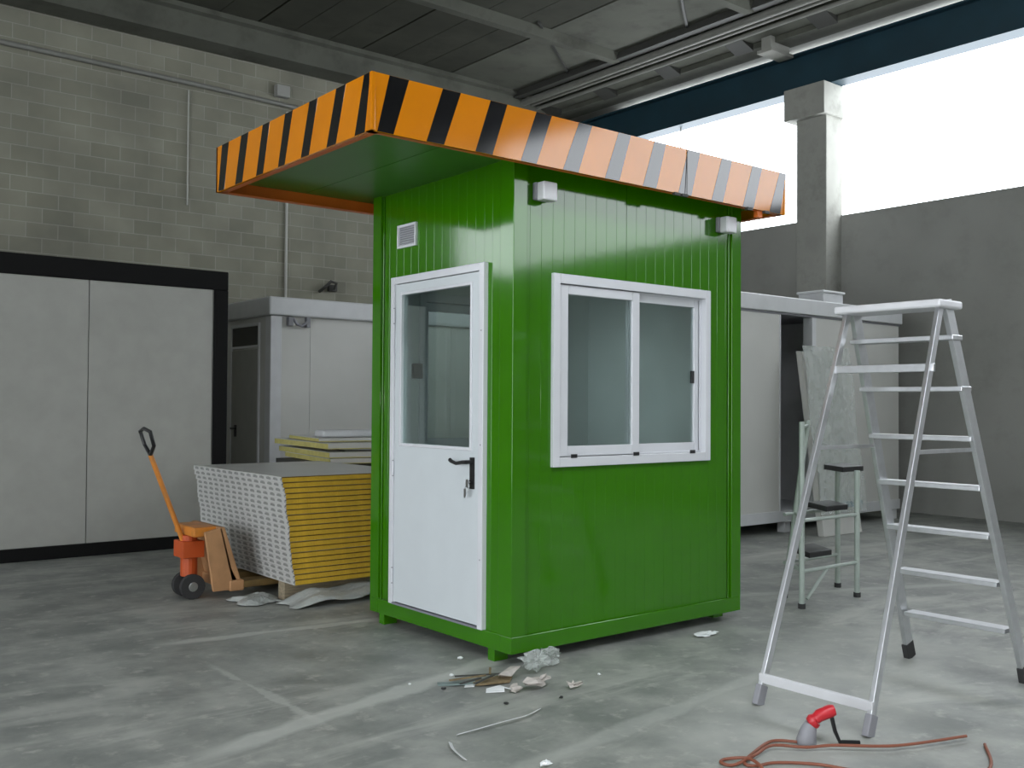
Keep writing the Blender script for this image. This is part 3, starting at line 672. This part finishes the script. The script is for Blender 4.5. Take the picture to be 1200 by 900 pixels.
# second small pile further back, on a low crate
cr = empty('wooden_crate', (0, 0, 0), 'low wooden crate behind the panel stack carrying a pile of offcuts', 'crate')
mb = MB(); mb.box(1.15, 2.2, 3.98, 5.3, .80, .86, DARKM); mb.build('top_board', cr)
for (a, b) in ((1.18, 4.0), (2.1, 4.0), (1.18, 5.2), (2.1, 5.2)): MB().box(a, a+.08, b, b+.08, 0, .80, TIMBER).build('leg', cr)
for z in (.3, .55): MB().box(1.18, 2.18, 3.985, 4.0, z, z+.1, TIMBER).build('slat', cr)
pile = [(.80, .045, 0, 1.0, .0), (.845, .05, -.02, 1.04, .02), (.895, .02, .14, .9, -.02), (.915, .05, -.06, 1.1, .05), (.965, .03, .03, 1.0, -.03)]
lab = ['lowest', 'second lowest', 'middle thin', 'second from top', 'topmost']
z = .861
for i, (_, t_, off, wd, rot) in enumerate(pile):
    t_ = [.055, .06, .022, .06, .04][i]
    rz = -.19 + rot
    o = empty('panel_offcut', (1.07+off*.4 + (.10 if i == 2 else 0), 4.0 + (.02 if i == 2 else 0) + (.25 if i == 4 else 0), z), '%s yellow and white panel offcut in the small pile behind the stack' % lab[i], 'panel', 'offcuts in the small pile behind the stack', rz=rz+.0)
    Lx = 1.0; Ly = (1.55, 1.65, .5, 1.6, 1.15)[i]
    mb = MB(); mb.box(0, Lx, 0, Ly, .004, t_-.006, DARKM if i == 2 else FOAMP); mb.build('foam_core', o)
    mb = MB(); mb.box(-.004, Lx, -.004, Ly, t_-.007, t_-.001, SKIN); mb.box(0, Lx, -.006, -.0, .012, t_-.007, DARKM if i == 2 else SKIN); mb.build('sheet_skin', o)
    z += t_
mb = MB(); mb.box(0, .75, 0, .24, 0, .07, CABINF)
o = mb.build('wrapped_bundle', bevel=.025); o.location = (1.16, 4.32, z+.001); o.rotation_euler = (0, 0, -.12)
tag(o, 'white wrapped bundle lying on top of the small pile of offcuts', 'bundle')

# ------------------------------------------------------------------ pallet truck
t = empty('pallet_truck', (-.45, 2.9, 0), 'worn orange hand pallet truck at the left of the panel stack', 'pallet truck')
t.location = (-.40, 2.95, 0)
for yy in (-.27, .11):
    mb = MB(); mb.box(-.02, .95, yy, yy+.15, .075, .125, FORKM); mb.prism([(.95, yy, .075), (1.06, yy+.04, .08), (1.06, yy+.11, .08), (.95, yy+.15, .075)], (0, 0, .045), FORKM); mb.build('fork', t, bevel=.008)
    MB().tube([(.85, yy+.03, .037), (.85, yy+.12, .037)], .036, RUBBER, 16).build('load_roller', t, smooth=True)
mb = MB()   # sloped frame plates, wide at the foot
for yy in (-.27, .235):
    mb.prism([(.04, yy, .07), (-.18, yy, .07), (-.25, yy, .50), (-.12, yy, .53), (-.04, yy, .22)], (0, .025, 0), TANTRUCK)
mb.hexa([(.05, -.27, .07), (-.03, -.27, .07), (-.03, .26, .07), (.05, .26, .07), (-.10, -.27, .53), (-.14, -.27, .53), (-.14, .26, .53), (-.10, .26, .53)], TANTRUCK)
mb.build('frame_plate', t, bevel=.006)
MB().box(-.30, -.12, -.20, .19, .46, .53, ORTRUCK).build('pump_bracket', t, bevel=.01); MB().box(-.06, .05, -.28, .27, .06, .14, TANTRUCK).build('cross_beam', t, bevel=.01)
MB().tube([(-.26, -.005, .16), (-.26, -.005, .46)], .06, REDTRUCK, 16).box(-.34, -.18, -.10, .09, .30, .42, REDTRUCK).build('hydraulic_pump', t, bevel=.005)
for yy in (-.10, .055): MB().tube([(-.26, yy, .09), (-.26, yy+.045, .09)], .09, RUBBER, 20).tube([(-.26, yy-.003, .09), (-.26, yy+.048, .09)], .035, STEEL, 14).build('steer_wheel', t, bevel=.004)
mb = MB(); mb.tube([(-.30, -.005, .40), (-.55, -.005, 1.05)], .018, ORTRUCK, 10); mb.build('tiller', t, smooth=True)
mb = MB(); mb.tube([(-.55, -.005, 1.05), (-.56, -.10, 1.12), (-.59, -.11, 1.22), (-.60, -.005, 1.24), (-.59, .10, 1.22), (-.56, .09, 1.12), (-.55, -.005, 1.05)], .014, BLACK, 10); mb.build('tiller_grip', t, smooth=True)

# ------------------------------------------------------------------ step ladder at right
l = empty('step_ladder', (0, 0, 0), 'tall silver aluminium step ladder leaning up at the right edge', 'ladder')
AP = 1.92; SX = .362
def lad(x, y, z): return (x, y, z)
for yy in (-1.25, -1.83):
    x0_ = .515; k = 1 if yy > -1.5 else -1
    top = (x0_+SX*AP, yy-.02*k*2, AP)
    MB().bar((x0_+.01, yy, .04), top, .024, .04, ALU, up=(1, 0, .36)).build('rear_rail', l, bevel=.003)
    MB().bar((x0_-.004, yy, 0), (x0_+.03, yy, .09), .032, .058, GREYP, up=(1, 0, .36)).build('rubber_foot', l, bevel=.004)
    xf = 1.95
    MB().bar((xf-.01, yy-.03*k*-1, .04), (top[0]+.06, top[1], AP+.03), .026, .07, ALU, up=(1, 0, -.3)).build('front_rail', l, bevel=.003)
    MB().bar((xf, yy+.03*k, 0), (xf-.03, yy+.03*k, .09), .034, .078, RUBBER, up=(1, 0, -.3)).build('rubber_foot', l, bevel=.004)
MB().bar((.515+SX*.125-.02, -1.24, .125), (.515+SX*.125-.02, -1.84, .125), .02, .045, ALUL, up=(0, 0, 1)).build('rear_crossbar', l, bevel=.003)
MB().bar((.515+SX*1.62, -1.26, 1.62), (.515+SX*1.62, -1.82, 1.62), .02, .04, ALU, up=(0, 0, 1)).build('rear_crossbar', l, bevel=.003)
for k in range(7):
    z = .26+k*.25; x = 1.95-(1.95-1.27)*z/AP
    MB().box(x-.05, x+.05, -1.82, -1.26, z, z+.025, ALU).build('step', l, bevel=.003)
MB().box(1.14, 1.36, -1.83, -1.25, AP-.01, AP+.03, ALUL).build('top_cap', l, bevel=.01)
# hinge spreader
for yy in (-1.27, -1.81): MB().bar((.96, yy, 1.22), (1.52, yy, 1.22), .006, .02, ALU).build('spreader', l)

# small wheeled steps further back
s = empty('step_stool', (0, 0, 0), 'low pale green tubular platform steps behind the silver ladder', 'step stool')
sx0, sx1, sy0, sy1 = 2.62, 3.32, -.03, .32
for q, (a, b) in enumerate(((sx0, sy0), (sx0+.24, sy1-.03), (sx1, sy0), (sx1+.24, sy1-.03))):
    lean = .30 if q == 1 else 0
    MB().tube([(a, b, .03), (a+lean, b, 1.32 if a < 3 else .95)], .02, GTUBE, 10).tube([(a, b, 0), (a, b, .035)], .026, RUBBER, 10).build('leg', s, smooth=True)
for z in (.26, .62, 1.28):
    MB().tube([(sx0, sy0, z), (sx0+.24+.3*z/1.32, sy1-.03, z)], .014, GTUBE, 8).build('crossbar', s)
    if z < 1: MB().tube([(sx0, sy0, z), (sx1, sy0, z)], .014, GTUBE, 8).build('crossbar', s)
    if z < 1: MB().tube([(sx0+.24, sy1-.03, z), (sx1+.24, sy1-.03, z)], .014, GTUBE, 8).build('crossbar', s)
for (z, xx) in ((.34, 2.74), (.66, 2.95), (.94, 3.16)):
    MB().hexa([(xx, sy0+.02, z), (xx+.28, sy0+.02, z), (xx+.46, sy1-.05, z), (xx+.18, sy1-.05, z), (xx, sy0+.02, z+.04), (xx+.28, sy0+.02, z+.04), (xx+.46, sy1-.05, z+.04), (xx+.18, sy1-.05, z+.04)], BLACK).build('tread', s, bevel=.004)
MB().tube([(sx0+.06, sy0, .06), (sx0+.32, sy0, .26)], .012, GTUBE, 8).build('brace', s)

# tall bundle wrapped in plastic standing in front of the cabin doorway
w = empty('draped_board', (0, 0, 0), 'tall pale panel draped in plastic film leaning at the right cabin doorway', 'panel')
mb = MB(); mb.hexa([(6.10, 2.10, 0), (6.85, 2.10, 0), (6.85, 2.18, 0), (6.10, 2.18, 0), (6.14, 2.42, 2.05), (6.85, 2.42, 2.05), (6.85, 2.50, 2.05), (6.14, 2.50, 2.05)], CABIN); mb.build('board', w, bevel=.006)
v = []; f = []; rnd = random.Random(5); nx, ny = 14, 30
for j in range(ny+1):
    for i in range(nx+1):
        u, q = i/nx, j/ny; z = .25+1.86*q
        v.append((6.0+.03*math.sin(q*9)+u*.90+(.06*q), 2.06+.32*(z/2.05)-.018-.02*abs(math.sin(u*9+q*3))-rnd.uniform(0, .008), z))
for j in range(ny):
    for i in range(nx): a = j*(nx+1)+i; f.append((a, a+1, a+nx+2, a+nx+1))
me = bpy.data.meshes.new('plastic_cover'); me.from_pydata(v, [], f); me.materials.append(FILM)
o = bpy.data.objects.new('plastic_cover', me); COL.objects.link(o); o.parent = w
mo = o.modifiers.new('thickness', 'SOLIDIFY'); mo.thickness = .002
MB().box(6.09, 6.86, 2.10, 2.14, .30, .36, BLUES).build('blue_tape', w)

# ------------------------------------------------------------------ plug, cable and rubbish on the floor
def smooth_path(pts, n=8):
    P_ = [Vector(p) for p in pts]; out = []
    for i in range(len(P_)-1):
        a, b, c_, d = P_[max(i-1, 0)], P_[i], P_[i+1], P_[min(i+2, len(P_)-1)]
        for k in range(n):
            q = k/n; out.append(.5*((2*b)+(c_-a)*q+(2*a-5*b+4*c_-d)*q*q+(3*b-a-3*c_+d)*q**3))
    out.append(P_[-1]); return out
CR_ = .0065
c1 = [(.185, -1.70, .012), (.119, -1.622, .009), (-.041, -1.655, .008), (-.18, -1.708, .008), (-.176, -1.758, .008), (-.078, -1.788, .008), (.033, -1.898, .008), (.091, -2.024, .008), (.2, -2.2, .008), (.5, -2.35, .008), (.8, -2.2, .008)]
tag(MB().tube(smooth_path(c1), CR_, CABLEO, 8).build('power_cable', smooth=True), 'rust orange cable looping from the red plug on the floor', 'cable')
c2_ = [(.8, -2.12, .022), (.45, -2.0, .022), (.25, -1.84, .022), (.15, -1.77, .016), (.041, -1.68, .022), (-.106, -1.705, .022), (-.235, -1.70, .008), (-.253, -1.651, .008), (-.209, -1.637, .008), (-.164, -1.708, .022), (-.185, -1.786, .022), (-.216, -1.82, .008), (-.30, -1.78, .008), (-.384, -1.66, .008), (-.46, -1.63, .008)]
tag(MB().tube(smooth_path(c2_), CR_, CABLEO, 8).build('power_cable', smooth=True), 'second rust orange cable tangled in front of the plug, its end lying free at left', 'cable')
pl = empty('cable_plug', (0, 0, 0), 'red and grey industrial plug lying on the concrete at lower right', 'plug')
MB().tube([(.22, -1.72, 0), (.22, -1.72, .012), (.228, -1.726, .06), (.236, -1.733, .088)], [.040, .043, .034, .026], GREYP, 18).build('grey_sleeve', pl, smooth=True)
MB().tube([(.236, -1.733, .084), (.240, -1.737, .090), (.246, -1.742, .104), (.250, -1.746, .106)], [.026, .031, .031, .024], RED, 16).tube([(.248, -1.744, .104), (.262, -1.756, .122), (.300, -1.786, .142), (.312, -1.796, .146)], [.022, .026, .027, .022], RED, 16).build('red_collar', pl, smooth=True)
MB().tube([(.30, -1.79, .12), (.31, -1.80, .06), (.33, -1.81, .012), (.40, -1.86, .008)], .009, BLACK, 8).build('black_lead', pl, smooth=True)

def crumple(name, cx, cy, rx, ry, h_, m, seed, label, cat, sub=3, flat=.5, rj=.2):
    bm = bmesh.new(); bmesh.ops.create_icosphere(bm, subdivisions=sub, radius=1); rnd = random.Random(seed)
    dirs = [(Vector((rnd.gauss(0, 1), rnd.gauss(0, 1), rnd.gauss(0, 1))).normalized(), rnd.uniform(.15, .5)) for _ in range(14)]
    for v_ in bm.verts:
        n = v_.co.normalized(); k = 1.05 - max(max(0, n.dot(d_)-.55)*a_*2 for d_, a_ in dirs) + rnd.uniform(-rj*1.5, rj*.7)
        p = n*k; v_.co = Vector((p.x*rx, p.y*ry, max(0.001, (p.z*.5+flat)*h_)))
    me = bpy.data.meshes.new(name); bm.to_mesh(me); bm.free(); me.materials.append(m)
    o = bpy.data.objects.new(name, me); COL.objects.link(o); o.location = (cx, cy, 0); return tag(o, label, cat)
crumple('plastic_bag', .035, -.165, .105, .075, .125, FILM, 2, 'crumpled clear plastic bag on the floor below the booth corner', 'bag', 3, rj=.3)
crumple('plastic_wrap', .20, -.10, .085, .06, .10, FILM, 8, 'smaller scrap of clear plastic wrap right of the crumpled bag', 'plastic wrap', 3, rj=.35)
crumple('paper_ball', -.13, -.40, .085, .06, .085, PAPER, 4, 'crumpled greyish pink paper in front of the clear plastic bag', 'paper', 2, rj=.45)
crumple('paper_scrap', .0, -.50, .05, .04, .04, PAPER, 14, 'smaller brownish paper scrap right of the crumpled paper', 'paper', 2, rj=.5)
crumple('cup', -.28, -.375, .055, .04, .05, PAPER, 11, 'small crushed pale grey cup beside the white paper scrap', 'cup', 2, rj=.3)
def shard(name, pts, h_, m, label, cat, tilt=.01, group=None, base=.001):
    cx = sum(p[0] for p in pts)/len(pts); cy = sum(p[1] for p in pts)/len(pts)
    mb = MB(); mb.prism([(p[0], p[1], base+tilt*((i*37) % 5)/4) for i, p in enumerate(pts)], (0, 0, h_), m)
    o = mb.build(name, origin=(cx, cy, 0)); return tag(o, label, cat, group)
shard('paper_scrap', [(-.40, -.30), (-.33, -.36), (-.30, -.32), (-.27, -.35), (-.29, -.27), (-.36, -.25)], .004, PAPERW, 'bright white torn paper scrap left of the crushed cup', 'paper', .012)
shard('wood_chip', [(-.36, -.12), (-.20, -.14), (-.15, -.20), (-.20, -.24), (-.33, -.22), (-.37, -.17)], .012, BROWN, 'flat brown wood chip among the scraps on the floor', 'wood chip', .012)
shard('paper_scrap', [(-.22, -.17), (-.10, -.12), (-.09, -.19), (-.19, -.24), (-.25, -.22)], .006, PAPER, 'pale curled card scrap on top of the brown chips', 'paper', .03, base=.026)
shard('film_scrap', [(-.50, -.02), (-.40, -.10), (-.34, -.13), (-.36, -.16), (-.44, -.13), (-.52, -.06)], .008, TEALCH, 'dull grey green strip of film left of the brown chip', 'film', .008)
shard('paper_scrap', [(-.43, -.16), (-.39, -.19), (-.37, -.17), (-.41, -.14)], .003, PAPERW, 'tiny white scrap between the film strip and the wood chip', 'paper', .006)
for i, (sx_, sy_, ang, ln) in enumerate(((-.30, -.10, -.5, .24), (-.38, -.12, -.25, .20), (-.33, -.20, .35, .18), (-.22, -.10, .9, .10), (-.42, -.20, .1, .14))):
    dx_, dy_ = math.cos(ang)*ln/2, math.sin(ang)*ln/2
    o = MB().bar((sx_-dx_, sy_-dy_, .028+.003*i), (sx_+dx_, sy_+dy_, .032+.003*i), .012, .006, BROWN if i % 2 else DARKM).build('splinter')
    tag(o, ['longest dark splinter across the brown chip', 'brown splinter left of the chip pile', 'dark splinter below the brown chip', 'short brown splinter at the back of the chip pile', 'thin dark splinter at the lower left of the chips'][i], 'splinter')
for i, (x, y, r, m, lb) in enumerate(((-.535, -.13, .018, RUBBER, 'small dark lump left of the film strip'), (-.44, -.51, .016, RUBBER, 'small dark lump in front of the crushed cup'), (-.12, .30, .02, PAPERW, 'tiny pale crumb under the booth corner side'), (-.36, .05, .016, PAPERW, 'tiny pale crumb behind the film strip'), (.27, -.41, .014, PAPERW, 'tiny white crumb on the floor below the window wall'), (-.17, -.60, .016, RUBBER, 'small dark fleck behind the metal strip end'), (-.82, -1.24, .03, PAPERW, 'small pale crumb at the bottom of the view'), (-.62, .05, .012, PAPERW, 'tiny pale crumb farthest left of the scraps'))):
    crumple('crumb', x, y, r, r*.8, r*1.0, m, 20+i, lb, 'debris', 2)
crumple('paper_scrap', 1.43, -.165, .10, .05, .03, PAPERW, 31, 'white torn paper on the floor by the right end of the booth', 'paper')
# thin bent strips
def strip(pts, wd, m, label):
    P_ = smooth_path(pts, 6); v = []; f = []
    for i, p in enumerate(P_):
        t_ = (P_[min(i+1, len(P_)-1)]-P_[max(i-1, 0)]).normalized(); a_ = t_.cross(Vector((0, 0, 1))).normalized()*wd/2
        v += [tuple(p-a_), tuple(p+a_+Vector((0, 0, wd*.5)))]
    for i in range(len(P_)-1): f.append((2*i, 2*i+1, 2*i+3, 2*i+2))
    me = bpy.data.meshes.new('metal_strip'); me.from_pydata(v, [], f); me.materials.append(m)
    o = bpy.data.objects.new('metal_strip', me); COL.objects.link(o); mo = o.modifiers.new('thickness', 'SOLIDIFY'); mo.thickness = .0025; mo.offset = 1
    return tag(o, label, 'strip')
strip([(-.892, -.741, .006), (-.782, -.745, .010), (-.643, -.746, .014), (-.50, -.735, .012), (-.38, -.685, .006)], .014, ALUL, 'long thin grey metal strip lying on the foreground floor')
strip([(-.972, -.80, .004), (-1.012, -.88, .006), (-1.04, -1.0, .004)], .014, ALUL, 'short bent grey strip left of the long metal strip')
